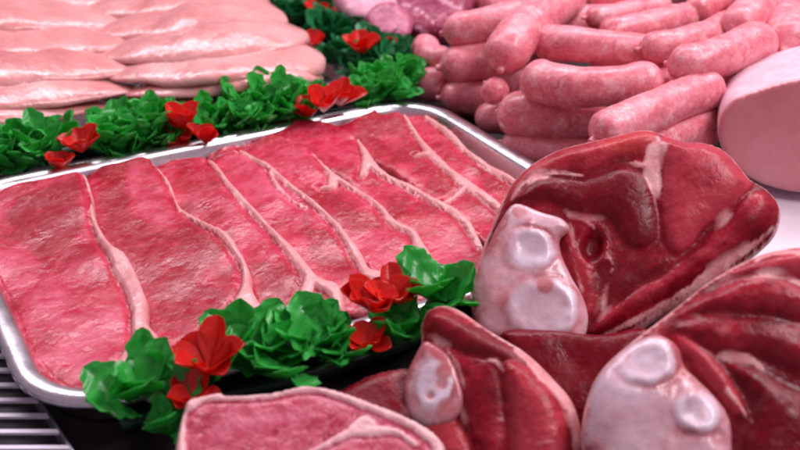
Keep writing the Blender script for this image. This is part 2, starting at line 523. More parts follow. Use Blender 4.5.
# ------------------------------------------------------------------ steaks
TOPZ = 0.020
STEAKS = [
 # outline, fat seams, label
 dict(t=[([(15, 195), (70, 190), (80, 235), (40, 250), (15, 225)], -.45), ([(50, 305), (110, 290), (120, 345), (70, 360)], .28), ([(-20, 240), (30, 240), (40, 290), (0, 280)], .3)], o=[(-70, 205), (-40, 193), (0, 184), (18, 180), (45, 178), (78, 177), (89, 182), (94, 196), (96, 212), (102, 228), (116, 248), (131, 260), (143, 283), (149, 300), (149, 318), (160, 332), (170, 346), (158, 364), (128, 378), (96, 386), (62, 380), (34, 356), (18, 330), (0, 286), (-30, 240), (-60, 222)],
      s=[[(86, 180, 1.1), (93, 200, 1.3), (97, 220, 1.6), (104, 238, 2.2), (117, 256, 3.2), (130, 276, 3.6), (138, 296, 3.4), (140, 310, 2.6)],
         [(140, 312, 2.8), (146, 328, 4.8), (152, 343, 6.2), (158, 352, 4.5)], [(138, 330, 1.6), (128, 352, 2.0), (112, 366, 1.6), (90, 370, 0.6)],
         [(112, 270, .7), (100, 275, .5), (92, 285, .4)]],
      l="largest pink steak at the left end of the tray, beside the black gap"),
 dict(t=[([(98, 168), (122, 168), (128, 225), (108, 225)], -.45), ([(130, 168), (160, 178), (172, 215), (138, 210)], .22), ([(140, 255), (215, 240), (235, 290), (180, 320), (140, 295)], -.25)], o=[(60, 185), (80, 172), (92, 165), (100, 161), (118, 160), (141, 158), (152, 161), (161, 169), (169, 179), (174, 187), (178, 198), (185, 208), (206, 222), (230, 238), (243, 254), (252, 270), (253, 283), (260, 298), (266, 308), (250, 324), (228, 334), (190, 338), (150, 330), (120, 290), (90, 240), (70, 205)],
      s=[[(157, 165, .8), (167, 178, 1.2), (175, 193, 1.3), (183, 208, 1.3), (200, 222, 1.4), (222, 237, 1.8), (238, 253, 2.2), (248, 270, 2.2), (249, 284, 2.0)],
         [(249, 284, 2.4), (251, 298, 5.5), (246, 314, 8.0), (232, 326, 5.0)], [(232, 322, 2), (215, 330, 2.5), (200, 334, 1.5)],
         [(200, 226, 1.0), (190, 236, .7), (178, 243, .5)], [(228, 270, .5), (206, 276, .4), (190, 286, .3)]],
      l="steak second from the left, with the widest white fat wedge at its foot"),
 dict(t=[([(225, 205), (262, 232), (285, 258), (250, 250)], .28), ([(262, 260), (300, 275), (295, 300), (262, 290)], -.35)], o=[(130, 178), (150, 163), (160, 158), (175, 155), (200, 156), (212, 162), (224, 174), (235, 188), (255, 208), (276, 229), (300, 252), (314, 270), (324, 280), (338, 286), (345, 294), (344, 314), (325, 320), (290, 322), (262, 312), (240, 280), (200, 240), (160, 205)],
      s=[[(210, 163, .9), (222, 175, 1.5), (233, 190, 1.5), (252, 211, 1.7), (272, 230, 2.0), (292, 252, 2.0), (308, 272, 2.4), (322, 284, 3.2), (338, 293, 3.4), (342, 306, 2.5)],
         [(310, 280, 2.5), (303, 294, 2.5), (297, 304, 2.0)], [(247, 213, 1), (238, 220, .6), (230, 224, .5)]],
      l="third steak from the left, its fat strip ending behind the green leaves"),
 dict(t=[([(225, 152), (262, 165), (285, 195), (250, 190)], .25), ([(300, 215), (330, 235), (352, 265), (320, 260)], -.35)], o=[(180, 170), (200, 153), (210, 148), (233, 143), (244, 145), (258, 153), (271, 162), (291, 181), (312, 197), (337, 218), (350, 232), (365, 250), (372, 262), (388, 268), (394, 282), (380, 300), (345, 300), (320, 285), (280, 240), (230, 200)],
      s=[[(241, 145, .8), (257, 155, 1.4), (270, 166, 1.6), (290, 184, 1.7), (311, 200, 1.8), (334, 220, 2.0), (350, 238, 2.2), (361, 254, 2.4), (372, 267, 3.2), (386, 275, 3.0), (390, 288, 2.5)],
         [(270, 170, 1.2), (276, 182, .6), (290, 196, .6), (306, 206, .7)]],
      l="fourth steak from the left, its fat tail above the red front flower"),
 dict(t=[([(285, 190), (330, 190), (385, 225), (330, 225)], -.4), ([(340, 225), (395, 232), (412, 265), (370, 250)], .28)], o=[(205, 150), (222, 135), (250, 135), (270, 129), (290, 134), (311, 147), (330, 165), (345, 174), (358, 182), (382, 199), (396, 213), (417, 226), (427, 240), (443, 262), (450, 280), (430, 290), (400, 285), (360, 245), (310, 200), (260, 170)],
      s=[[(312, 150, .5), (325, 163, .9), (338, 174, 2.2), (356, 183, 1.9), (380, 202, 1.8), (393, 216, 1.7), (413, 229, 1.8), (422, 242, 2.0), (436, 262, 1.8), (446, 280, 1.6)],
         [(333, 172, 2.2), (331, 180, 2.2), (320, 180, .9)], [(225, 137, .7), (250, 138, .8), (270, 133, .7)]],
      l="fifth steak from the left, running down to the tall green leaf"),
 dict(t=[([(300, 125), (345, 135), (360, 155), (320, 150)], .3), ([(400, 215), (450, 220), (470, 250), (430, 250)], .3)], o=[(235, 145), (250, 128), (262, 119), (281, 112), (302, 114), (330, 120), (357, 133), (372, 150), (386, 166), (415, 181), (433, 191), (468, 213), (485, 238), (486, 262), (460, 272), (430, 255), (390, 210), (340, 170), (280, 145)],
      s=[[(358, 137, .4), (366, 150, 1.6), (370, 158, 2.4), (384, 169, 1.7), (413, 184, 1.9), (431, 195, 2.0), (450, 206, 1.9), (464, 217, 1.6), (482, 239, 1.1)],
         [(368, 157, 2.2), (363, 166, 1.8), (360, 170, .9)], [(425, 200, .8), (445, 214, .9), (463, 226, .7), (478, 240, .5)]],
      l="sixth steak from the left, with a forked seam and small fat triangle near its top"),
 dict(t=[([(368, 118), (400, 120), (425, 145), (405, 160), (378, 145)], -.45), ([(415, 152), (440, 162), (462, 182), (440, 190), (415, 172)], -.5)], o=[(285, 128), (300, 115), (323, 113), (342, 116), (362, 111), (378, 108), (383, 113), (403, 114), (417, 127), (432, 143), (450, 160), (468, 173), (488, 186), (505, 197), (505, 215), (490, 232), (470, 215), (420, 180), (370, 150), (320, 135)],
      s=[[(404, 116, .7), (415, 130, .9), (429, 147, 2.0), (446, 163, 1.6), (464, 177, 2.2), (484, 190, 1.9), (501, 202, 1.8)],
         [(428, 149, 2.0), (416, 150, .9)], [(466, 181, 1.2), (450, 190, .6), (440, 193, .4)]],
      l="seventh steak from the left, with a smooth red oval muscle inside"),
 dict(t=[([(470, 165), (500, 172), (515, 190), (490, 186)], -.45)], o=[(370, 125), (390, 112), (425, 113), (442, 122), (457, 134), (472, 148), (495, 163), (518, 176), (528, 190), (520, 206), (500, 200), (465, 178), (425, 148), (395, 132)],
      s=[[(426, 115, .7), (441, 125, 1.1), (456, 138, 1.5), (472, 152, 1.5), (494, 167, 1.4), (515, 180, 1.3)], [(480, 158, .8), (470, 163, .5), (455, 166, .4)]],
      l="narrowest steak at the right end of the tray, beside the steel rim"),
]

def steak(i, spec):
    tone0 = rng.uniform(-0.12, 0.10)
    if i >= 3:
        sh = 2.5 if i == 3 else 4.0
        spec = dict(spec, o=[(a, b + sh) for a, b in spec['o']], s=[[(a, b + sh, c) for a, b, c in q] for q in spec['s']])
    pc = np.array(spec['o'], float)
    z = TOPZ
    pl = Plane(G(pc[:, 0].mean(), pc[:, 1].mean(), z + 0.005), (0, 0, 1), (0, 1, 0))
    A = pl.uv(spec['o'])
    pl_top = pl
    ux = dx @ np.array([pl.u[0], pl.u[1]]); vx = dx @ np.array([pl.v[0], pl.v[1]])
    s_all = A @ np.array([ux, vx])
    smin, smax = s_all.min(), s_all.max()
    # axis of the steak (long way), used to find the cross coordinate
    c0 = A - A.mean(0); ev, evec = np.linalg.eigh(c0.T @ c0)
    cross = evec[:, 0]
    if cross @ np.array([ux, vx]) < 0: cross = -cross
    cs = (A - A.mean(0)) @ cross
    hw = max(abs(cs.min()), abs(cs.max()))
    def surf(uv, d):
        cov, near = seam_fat(pl, uv, [[(a, b, c * 1.6) for a, b, c in q] for q in spec['s'] if max(z[2] for z in q) > 1.05 or len(q) > 5], seed=i * 7, nz=0.0010, nscale=55, soft=0.0010)
        k = (uv - A.mean(0)) @ cross / hw
        h = 0.0085 * k + 0.0035 * smooth(0.35, 1.0, k)                                     # each steak leans on its right-hand neighbour
        h += vnoise(uv, 24, 11 + i, 2) * 0.0034 + vnoise(uv, 90, 31 + i, 2) * 0.0003
        big = vnoise(uv, 45, 61 + i, 2)
        h -= 0.0030 * np.exp(-(near / 0.0026) ** 2) * (1 - cov)      # dip beside the fat
        h += cov * 0.0006 * (1 + vnoise(uv, 60, 77 + i, 2))
        tone = 0.42 + tone0 + 0.32 * big + 0.25 * vnoise(uv, 110, 90 + i, 3)
        for poly, tv in spec.get('t', ()):
            pt = patch(pl, uv, poly, 0.004, i + 3, 0.004, 70)
            tone = tone + pt * tv * 0.7; warm0 = pt
        # pale thin membrane along the cut rim
        rim = 1 - smooth(0.0004, 0.0016, d + vnoise(uv, 150, 5 + i, 2) * 0.0006)
        cov = np.maximum(cov, rim * 0.45)
        warm = np.clip(smooth(0.25, 0.6, vnoise(uv, 22, 40 + i, 2)) * 0.25, 0, 1)
        return h, np.column_stack([cov, tone, warm])
    V, F, pal = blob(pl, spec['o'], 0.0016, 0.0055, 0.0085, 0.0055, surf)
    V = V - np.array([0, 0, 0.007])
    o = link_mesh("pork_steak", V, F, M['steak'], None, pal)
    tag(o, spec['l'], "steak", "pink steaks overlapping in a row on the steel tray")
for i, sp_ in enumerate(STEAKS): steak(i, sp_)

# ------------------------------------------------------------------ front chop
def chop():
    out = [(184, 412), (188, 402), (205, 398), (221, 394), (229, 398), (265, 396), (290, 391), (306, 388), (338, 393), (380, 408), (415, 423), (438, 438), (446, 456), (436, 490), (380, 520), (280, 530), (200, 512), (176, 470), (178, 436)]
    pl = Plane(D(310, 440, 0.375), (0, -0.35, 1), (0, 1, 0))
    seams = [[(186, 412, 1.6), (205, 401, 1.3), (228, 400, 1.2), (265, 399, 1.2), (306, 391, 1.4), (338, 396, 1.6), (380, 411, 2.0), (415, 426, 2.2), (436, 441, 2.4), (442, 460, 2.4), (430, 490, 2.0)],
             [(182, 412, 1.6), (179, 440, 1.5), (180, 470, 1.5)],
             [(300, 462, 1.6), (330, 446, 1.8), (352, 434, 2.2), (364, 424, 2.6), (372, 426, 2.0)], [(356, 434, 3.0), (376, 434, 3.0), (398, 436, 1.6), (415, 448, .8)]]
    def surf(uv, d):
        cov, near = seam_fat(pl, uv, [[(a, b, c * (1.7 if k < 2 else 0.8)) for a, b, c in q] for k, q in enumerate(seams)], 71)
        h = vnoise(uv, 40, 3, 3) * 0.001 - 0.001 * np.exp(-(near / 0.002) ** 2) * (1 - cov) + cov * 0.0008
        tone = 0.5 + 0.4 * vnoise(uv, 60, 8, 3) + 0.25 * vnoise(uv, 300, 18, 2)
        return h, np.column_stack([cov, tone, 0 * tone])
    V, F, pal = blob(pl, out, 0.0013, 0.003, 0.012, 0.003, surf)
    tag(link_mesh("pork_chop", V, F, M['chop'], None, pal), "pale pink chop with a white fat rim lying flat in front of the green leaves", "chop")
chop()

# dark flap of meat behind the chop
def flap():
    out = [(322, 408), (340, 392), (368, 378), (400, 371), (425, 374), (432, 400), (420, 425), (380, 428), (345, 420)]
    pl = Plane(D(370, 400, 0.425), (0.1, -0.3, 1), (0, 1, 0))
    def surf(uv, d):
        h = vnoise(uv, 40, 5, 3) * 0.0012
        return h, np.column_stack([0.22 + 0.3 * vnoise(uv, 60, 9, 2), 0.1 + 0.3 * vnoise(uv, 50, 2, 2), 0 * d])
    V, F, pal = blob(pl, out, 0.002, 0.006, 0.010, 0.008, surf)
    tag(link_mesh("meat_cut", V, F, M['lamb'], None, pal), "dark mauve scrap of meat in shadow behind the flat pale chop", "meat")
flap()

# ------------------------------------------------------------------ leg joints with knuckles
def knuckle_surf(pl, ovals, spots, seed, rimpink=0.0):
    """ovals: (px,py,ru_mm,rv_mm,height_mm,dish) smooth white condyles; spots: (px,py,r_mm,pink,depth_mm)"""
    ov = [(pl.uv([(a, b)])[0], c / 1000, d_ / 1000, h_ / 1000, ds) for a, b, c, d_, h_, ds in ovals]
    st = [(pl.uv([(a, b)])[0], c / 1000, p, q / 1000) for a, b, c, p, q in spots]
    def surf(uv, d):
        h = vnoise(uv, 45, seed, 2) * 0.0016 + vnoise(uv, 110, seed + 3, 3) * 0.0006
        fat = 0.42 + 0.45 * vnoise(uv, 40, seed + 5, 3)
        tone = 0.55 + 0.35 * vnoise(uv, 80, seed + 9, 3)
        warm = np.zeros(len(uv))
        for c, ru, rv, hh, dish in ov:
            px_, py_ = (uv[:, 0] - c[0]) / ru, (uv[:, 1] - c[1]) / rv
            q = np.sqrt(px_ ** 2 + py_ ** 2) + 0.22 * vnoise(uv, 110, seed + 21, 2) + 0.34 * vnoise(uv, 38, seed + 22, 1)
            ang = np.arctan2(py_, px_)
            part = 0.25 + 0.75 * smooth(-0.5, 0.6, np.cos(ang - 1.2 - seed) + 0.4 * vnoise(uv, 60, seed + 23, 2))
            ridge = np.exp(-((q - 0.80) / 0.24) ** 2) * hh * 0.20 * (0.35 + 0.65 * part)
            dent = (1 - smooth(0.1, 0.85, q)) * hh * dish * 0.42
            groove = np.exp(-((q - 1.12) / 0.14) ** 2) * 0.0007 * part
            wgt = 1 - smooth(0.62, 1.22, q)
            h = h * (1 - 0.7 * wgt) + ridge - dent - groove
            fat = fat * (1 - wgt) + wgt * (0.62 + 0.5 * np.exp(-((q - 0.80) / 0.22) ** 2) * (0.3 + 0.7 * part))
            ringw = np.exp(-((q - 1.15) / 0.14) ** 2) * part
            tone = tone - 0.25 * ringw
            fat = fat - 0.35 * ringw
        edgep = (1 - smooth(0.001, 0.008, d)) * smooth(-0.25, 0.25, vnoise(uv, 50, seed + 41, 3))
        sin_ = smooth(0.25, 0.55, vnoise(uv * np.array([1.0, 0.4]), 110, seed + 43, 3))
        fat = fat - 0.30 * sin_; h = h + 0.0005 * sin_
        fat = fat - 0.6 * edgep; tone = tone - 0.45 * edgep
        for c, r, pk, dep in st:
            q = np.hypot(*(uv - c).T) / r + 0.25 * vnoise(uv, 120, seed + 31, 2)
            g = 1 - smooth(0.5, 1.1, q)
            fat = fat * (1 - g); warm = np.maximum(warm, g * pk); h = h - g * dep
        return h, np.column_stack([np.clip(fat, 0, 1), tone, warm])
    return surf

def leg_joint(label, pl, meat_out, seams, patches, tones, knuckle_out, ovals, spots, top, bottom, edge, seed,
              muscles=(), pockets=(), kn_top=0.010, pillow=0.006, extra=(), step=0.0017, lift=0.004):
    base = pl.o - pl.n * bottom
    root = thing("lamb_leg", label, "leg of lamb", (pl.o[0], pl.o[1], max(0.001, base[2])), "bone-in legs of lamb heaped at the right")
    pk = [(pl.uv([(a, b)])[0], ru / 1000, rv / 1000, dp / 1000) for a, b, ru, rv, dp in pockets]
    def surf(uv, d):
        cov, near = seam_fat(pl, uv, seams, seed, 0.0011, 130, 0.0012)
        cov = cov * np.clip(0.85 + 0.6 * vnoise(uv, 90, seed + 12, 3), 0.15, 1)
        wob = uv + np.column_stack([vnoise(uv, 60, seed + 13, 2), vnoise(uv, 60, seed + 14, 2)]) * 0.0016
        h = np.zeros(len(uv)); mt = np.full(len(uv), -0.35); inm = np.zeros(len(uv)); wm = np.zeros(len(uv))
        bd = np.full(len(uv), 1.0)
        for poly, t, wv, hh in muscles:
            A = catmull(pl.uv(poly), True, n=5)
            dm = seg_dist(wob, A, True); bd = np.minimum(bd, dm); dm = np.where(inside(wob, A), dm, -1)
            hm = np.where(dm > 0, hh * 0.62 / 1000 * (1 - np.exp(-np.maximum(dm, 0) / 0.0045)), 0)
            k = hm > h
            h = np.where(k, hm, h); mt = np.where(k, t, mt); wm = np.where(k, wv, wm)
            inm = np.maximum(inm, smooth(0, 0.0016, dm))
        mt = -0.2 * (1 - inm) + mt * inm
        h += vnoise(uv, 30, seed + 1, 2) * 0.002 + vnoise(uv, 100, seed + 2, 2) * 0.0003
        fib = np.column_stack([uv[:, 0] * 0.35 + uv[:, 1] * 0.2, uv[:, 1] - uv[:, 0] * 0.5])
        h += vnoise(fib, 420, seed + 15, 2) * 0.00028 
        memb = np.exp(-(bd / 0.0023) ** 2) * smooth(-0.05, 0.45, vnoise(uv, 50, seed + 17, 3)) * 0.7
        fleck = smooth(0.35, 0.6, vnoise(fib * np.array([0.5, 1.0]), 170, seed + 19, 3)) * smooth(0.0, 0.4, vnoise(uv, 30, seed + 20, 2)) * 0.42
        memb = np.maximum(memb, fleck)
        cov = np.maximum(cov, memb)
        h += cov * 0.0006
        tone = 0.5 + mt + 0.06 * vnoise(uv, 420, seed + 18, 2) + 0.30 * vnoise(uv, 24, seed + 4, 3) + 0.30 * vnoise(fib, 300, seed + 5, 3)
        warm = wm
        for poly, t, wv in tones:
            p = patch(pl, uv, poly, 0.003, seed + 6, 0.002)
            tone = tone + p * t; warm = np.maximum(warm, p * wv)
        for poly, amt in patches:
            cov = np.maximum(cov, patch(pl, uv, poly, 0.0012, seed + 7, 0.0022, 150) * amt)
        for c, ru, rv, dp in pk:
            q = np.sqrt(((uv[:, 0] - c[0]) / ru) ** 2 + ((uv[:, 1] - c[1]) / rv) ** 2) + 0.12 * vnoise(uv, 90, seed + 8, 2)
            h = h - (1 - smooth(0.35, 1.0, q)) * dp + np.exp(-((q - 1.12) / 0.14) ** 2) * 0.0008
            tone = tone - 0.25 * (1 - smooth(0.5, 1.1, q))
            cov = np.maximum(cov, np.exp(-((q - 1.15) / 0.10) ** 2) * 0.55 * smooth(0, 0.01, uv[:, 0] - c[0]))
        low = smooth(0.0, -0.02, uv[:, 1])
        rim = 1 - smooth(0.0010 + 0.0012 * low, 0.0024 + 0.0018 * low, d + vnoise(uv, 120, seed + 5, 2) * 0.001)
        cov = np.maximum(cov, rim * 0.75)
        return h, np.column_stack([cov, tone, warm])
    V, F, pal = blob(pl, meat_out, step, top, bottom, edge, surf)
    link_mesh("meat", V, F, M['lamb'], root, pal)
    if knuckle_out:
        kp = Plane(pl.o + pl.n * (top + lift), pl.n)
        kp2 = kp
        V, F, pal = blob(kp2, knuckle_out, 0.0012, kn_top * 0.72, 0.016, 0.018, knuckle_surf(kp2, ovals, spots, seed + 50))
        link_mesh("knuckle", V, F, M['knuckle'], root, pal)
    return root

# the big joint on top of the heap
pl1 = Plane(D(620, 250, 0.52), (-0.12, -0.70, 0.70))
leg_joint("largest leg of lamb, lying on top of the heap with its white knuckle facing out", pl1,
    [(474, 315), (470, 295), (476, 270), (484, 245), (492, 226), (501, 204), (512, 184), (530, 166), (560, 150), (600, 140), (640, 131), (660, 134), (682, 142), (702, 143), (722, 150), (736, 163), (750, 180), (766, 190), (778, 204), (780, 220), (772, 240), (750, 260), (720, 282), (690, 301), (660, 318), (630, 338), (605, 348), (580, 350), (540, 347), (508, 343), (484, 332)],
    [[(512, 205, 1.1), (523, 190, 1.0), (540, 181, .9), (562, 179, .9), (583, 182, .6)],
     [(657, 142, .8), (656, 160, 1.8), (652, 180, 2.4), (655, 198, 1.0)],
     [(610, 170, .4), (632, 170, 1.0), (650, 172, 1.8)],
     [(596, 343, .8), (640, 320, .9), (680, 296, 1.5), (705, 281, 2.8), (728, 265, 2.4), (752, 247, 1.2), (772, 230, .8)],
     [(566, 222, .6), (584, 226, .6), (596, 236, .5)], [(606, 262, .8), (612, 268, 1.2), (610, 276, .6)], [(560, 236, .4), (572, 262, .5), (582, 300, .6)]],
    [([(648, 152), (664, 152), (660, 178), (657, 202), (650, 198), (640, 180)], 0.75),
     ],
    [([(600, 142), (640, 133), (654, 138), (650, 155), (610, 160)], 0.30, 0.55),
     ([(664, 155), (700, 150), (735, 172), (748, 192), (700, 240), (676, 258), (664, 220)], 0.10, 0.0),
     ([(590, 285), (612, 270), (640, 280), (620, 310), (592, 322)], -0.3, 0.0),
     ([(520, 200), (545, 185), (590, 186), (640, 200), (640, 250), (610, 215), (570, 212)], -0.15, 0.0),
     ([(590, 300), (612, 296), (618, 312), (596, 325)], 0.45, 0.1)],
    [(515, 204), (500, 222), (489, 244), (476, 274), (471, 304), (476, 329), (495, 339), (522, 344), (556, 346), (580, 345), (588, 322), (584, 300), (572, 278), (562, 256), (560, 240), (570, 230), (562, 219), (540, 212)],
    [(529, 252, 13.5, 11.5, 4.5, 0.55), (545, 312, 17, 14, 5.0, 0.6)],
    [(545, 289, 5.0, 0.4, 0.2), (520, 214, 4.5, 0.3, 0.3), (562, 262, 5, .35, .4)],
    0.010, 0.060, 0.020, 100, pockets=[(592, 250, 7, 11, 5)],
    muscles=[([(496, 215), (508, 190), (530, 164), (560, 148), (600, 138), (640, 129), (656, 138), (650, 152), (612, 166), (583, 178), (540, 177), (522, 189), (512, 206)], 0.10, 0.12, 6),
             ([(514, 208), (524, 194), (542, 184), (583, 185), (622, 175), (645, 184), (653, 206), (657, 240), (640, 256), (620, 246), (606, 226), (575, 222), (555, 212)], -0.30, 0, 7),
             ([(661, 138), (700, 144), (724, 152), (742, 170), (751, 190), (737, 207), (702, 236), (678, 260), (666, 254), (659, 222), (660, 180)], 0.26, 0, 10),
             ([(752, 195), (776, 203), (780, 216), (766, 234), (700, 276), (640, 314), (600, 338), (584, 340), (592, 330), (622, 304), (672, 272), (722, 226)], 0.02, 0, 9),
             ([(560, 240), (572, 232), (580, 258), (594, 276), (596, 300), (590, 325), (578, 318), (572, 278)], 0.15, 0.1, 5),
             ([(606, 290), (625, 270), (655, 262), (668, 270), (630, 296), (604, 318)], -0.40, 0, 3)])

# joint at the bottom of the heap, beside the chop
pl2 = Plane(D(495, 400, 0.42), (-0.25, -0.62, 0.72))
leg_joint("small leg of lamb right of the flat chop, its grey knuckle turned to the leaves", pl2,
    [(402, 395), (404, 380), (412, 362), (421, 345), (421, 328), (428, 312), (443, 306), (460, 311), (482, 326), (506, 341), (520, 349), (534, 360), (552, 378), (572, 402), (581, 430), (584, 455), (575, 490), (530, 510), (460, 500), (420, 460), (404, 420)],
    [[(519, 352, 1.6), (534, 366, 2.4), (552, 386, 2.6), (568, 407, 2.6), (577, 432, 2.4), (580, 456, 2.0)],
     [(452, 356, .3), (462, 372, .5), (468, 392, .6), (466, 410, .4)],
     [(478, 368, .4), (498, 366, .7), (507, 376, .7)]],
    [([(404, 396), (406, 376), (420, 350), (428, 345), (424, 372), (412, 402)], 0.7)],
    [([(425, 312), (445, 308), (480, 330), (515, 352), (500, 364), (465, 352), (435, 335)], -0.12, 0),
     ([(412, 420), (440, 415), (462, 432), (470, 460), (430, 470), (412, 440)], 0.25, 0.3),
     ([(508, 385), (540, 392), (565, 430), (560, 460), (515, 450)], 0.15, 0)],
    [(403, 394), (406, 376), (414, 358), (424, 342), (436, 346), (450, 358), (459, 378), (463, 400), (454, 420), (434, 428), (412, 420)],
    [(436, 388, 9, 14, 1.4, 1.0)], [(432, 398, 2.2, 0.25, 0.8), (444, 384, 3.5, .3, .3), (446, 372, 5, .45, .3), (447, 408, 5, .5, .3), (414, 404, 4, .25, .2)],
    0.010, 0.040, 0.018, 200, kn_top=0.005, lift=0.001,
    muscles=[([(422, 330), (428, 312), (445, 306), (480, 324), (518, 350), (512, 364), (480, 360), (450, 348)], -0.05, 0.05, 7),
             ([(440, 346), (468, 358), (492, 366), (504, 384), (510, 420), (506, 460), (490, 470), (474, 440), (462, 400), (454, 366)], 0.0, 0, 6),
             ([(508, 366), (530, 368), (550, 386), (566, 412), (572, 450), (560, 500), (515, 490), (514, 440), (508, 400)], 0.14, 0.05, 9),
             ([(406, 420), (440, 414), (462, 428), (474, 460), (460, 500), (420, 470)], 0.25, 0.15, 6)])

# joint at the bottom right
pl3 = Plane(D(690, 390, 0.405), (-0.08, -0.66, 0.72))
leg_joint("leg of lamb at the bottom right corner, big pale knuckle under the top leg", pl3,
    [(582, 425), (590, 391), (604, 367), (628, 345), (650, 328), (676, 308), (706, 284), (740, 264), (772, 252), (810, 248), (860, 262), (890, 320), (890, 420), (860, 500), (780, 520), (680, 510), (610, 490), (584, 460)],
    [[(735, 288, .4), (758, 282, 1.2), (780, 286, 1.2), (802, 294, 1.3), (840, 310, 1.0)],  # a pale sheen line, painted in with the fat colour
     [(750, 268, .5), (768, 256, 1.8), (800, 260, 2.2), (840, 268, 2.0)],
     [(714, 362, .8), (730, 362, 2.0), (748, 367, 1.6), (758, 376, .6)],
     [(722, 396, .5), (734, 412, 1.2), (746, 426, .8)]],
    [],
    [([(673, 342), (690, 348), (722, 388), (735, 412), (724, 414), (700, 385)], 0.35, 0.1),
     ([(690, 302), (740, 284), (800, 300), (850, 330), (760, 318)], 0.05, 0),
     ([(730, 425), (760, 420), (800, 430), (800, 470), (740, 470)], -0.3, 0),
     ([(765, 335), (800, 335), (830, 360), (800, 365)], 0.3, 0)],
    [(584, 425), (591, 392), (604, 368), (628, 347), (656, 335), (677, 346), (686, 368), (712, 394), (728, 416), (732, 448), (722, 490), (660, 500), (605, 480), (586, 452)],
    [(646, 364, 13, 10.5, 4.0, 0.6), (692, 416, 10, 9.5, 4.0, 0.6)],
    [(681, 373, 4.0, 0.65, 3.0), (668, 388, 6, 0.25, 0.5), (718, 442, 5, .5, 1.5)],
    0.010, 0.045, 0.020, 300, kn_top=0.013, lift=0.001,
    muscles=[([(640, 334), (680, 306), (720, 290), (758, 283), (800, 296), (850, 320), (850, 336), (790, 326), (720, 318), (676, 322)], 0.06, 0, 8),
             ([(700, 284), (740, 264), (772, 252), (830, 255), (860, 280), (850, 306), (800, 286), (752, 278)], 0.15, 0, 7),
             ([(672, 334), (700, 324), (760, 324), (800, 334), (860, 352), (870, 400), (820, 390), (764, 368), (740, 362), (712, 360)], -0.12, 0, 6),
             ([(672, 342), (690, 348), (716, 368), (736, 400), (742, 420), (728, 420), (705, 390)], 0.25, 0.08, 7),
             ([(722, 370), (748, 374), (790, 392), (850, 412), (880, 450), (840, 500), (760, 500), (736, 460), (748, 424), (740, 396)], -0.10, 0, 8)])

# red meat in the gap under the top joint, its tone darkened as shade
def under():
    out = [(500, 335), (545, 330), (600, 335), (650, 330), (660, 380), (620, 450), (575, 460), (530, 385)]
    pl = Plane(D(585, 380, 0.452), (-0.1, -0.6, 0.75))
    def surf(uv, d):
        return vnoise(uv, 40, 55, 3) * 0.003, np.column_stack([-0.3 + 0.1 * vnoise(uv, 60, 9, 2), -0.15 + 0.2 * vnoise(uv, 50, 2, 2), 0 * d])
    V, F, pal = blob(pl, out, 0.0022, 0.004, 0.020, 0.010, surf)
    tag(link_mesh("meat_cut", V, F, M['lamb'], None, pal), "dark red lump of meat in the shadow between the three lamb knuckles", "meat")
under()

# ------------------------------------------------------------------ cooked ham on a white slab
def ham():
    root = thing("ham_joint", "cooked ham with a smooth cut pink face, right of the sausages", "ham", G(790, 185, 0.012))
    pl = Plane(D(775, 135, 0.665), (-0.34, -0.93, 0.06))
    out = [(719, 140), (718, 126), (722, 110), (734, 98), (756, 90), (790, 80), (830, 76), (862, 95), (870, 140), (850, 180), (812, 192), (776, 188), (746, 175), (727, 158)]
    def surf(uv, d):
        rim = 1 - smooth(0.0008, 0.0022, d)
        return vnoise(uv, 30, 5, 2) * 0.0006, np.column_stack([rim * 0.5, 0.5 + 0.55 * vnoise(uv, 28, 6, 3) + 0.25 * vnoise(uv, 180, 7, 2), 0 * d])
    V, F, pal = blob(pl, out, 0.0024, 0.002, 0.004, 0.003, surf)
    link_mesh("cut_face", V, F, M['ham'], root, pal)
    B = resample(catmull(pl.uv(out), True), 0.004)
    c = B.mean(0)
    rings = [(0.99, -0.0015), (1.015, -0.004), (1.03, -0.012), (1.06, -0.03), (1.06, -0.06), (1.0, -0.09), (0.85, -0.115), (0.6, -0.130), (0.3, -0.136)]
    V = []; F = []; m = len(B)
    for s, h in rings:
        V.append(pl.world(c + (B - c) * s, np.full(m, h)))
    V = np.vstack(V)
    V = V + pl.n * (vnoise(V, 40, 9, 2) * 0.0015)[:, None]
    for i in range(len(rings) - 1):
        for j in range(m):
            k = (j + 1) % m
            F.append([i * m + j, (i + 1) * m + j, (i + 1) * m + k, i * m + k])
    F.append([(len(rings) - 1) * m + j for j in range(m)])
    pal = np.column_stack([np.full(len(V), 0.9), np.full(len(V), 0.6), np.zeros(len(V))])
    link_mesh("rind", V, F, M['ham'], root, pal)
ham()
def slab():
    cpt = G(850, 218, 0.012)
    V, F = tray_mesh(cpt[0], cpt[1], (0.95, 0.31), (-0.31, 0.95), 0.22, 0.20, 0.02,
                     [(0.004, 0.001), (0.001, 0.003), (0.0, 0.008), (0.001, 0.0115), (0.004, 0.013), (0.01, 0.0132)])
    tag(link_mesh("serving_board", V, F, M['white'], None), "white board under the cooked ham at the right edge", "board")
slab()

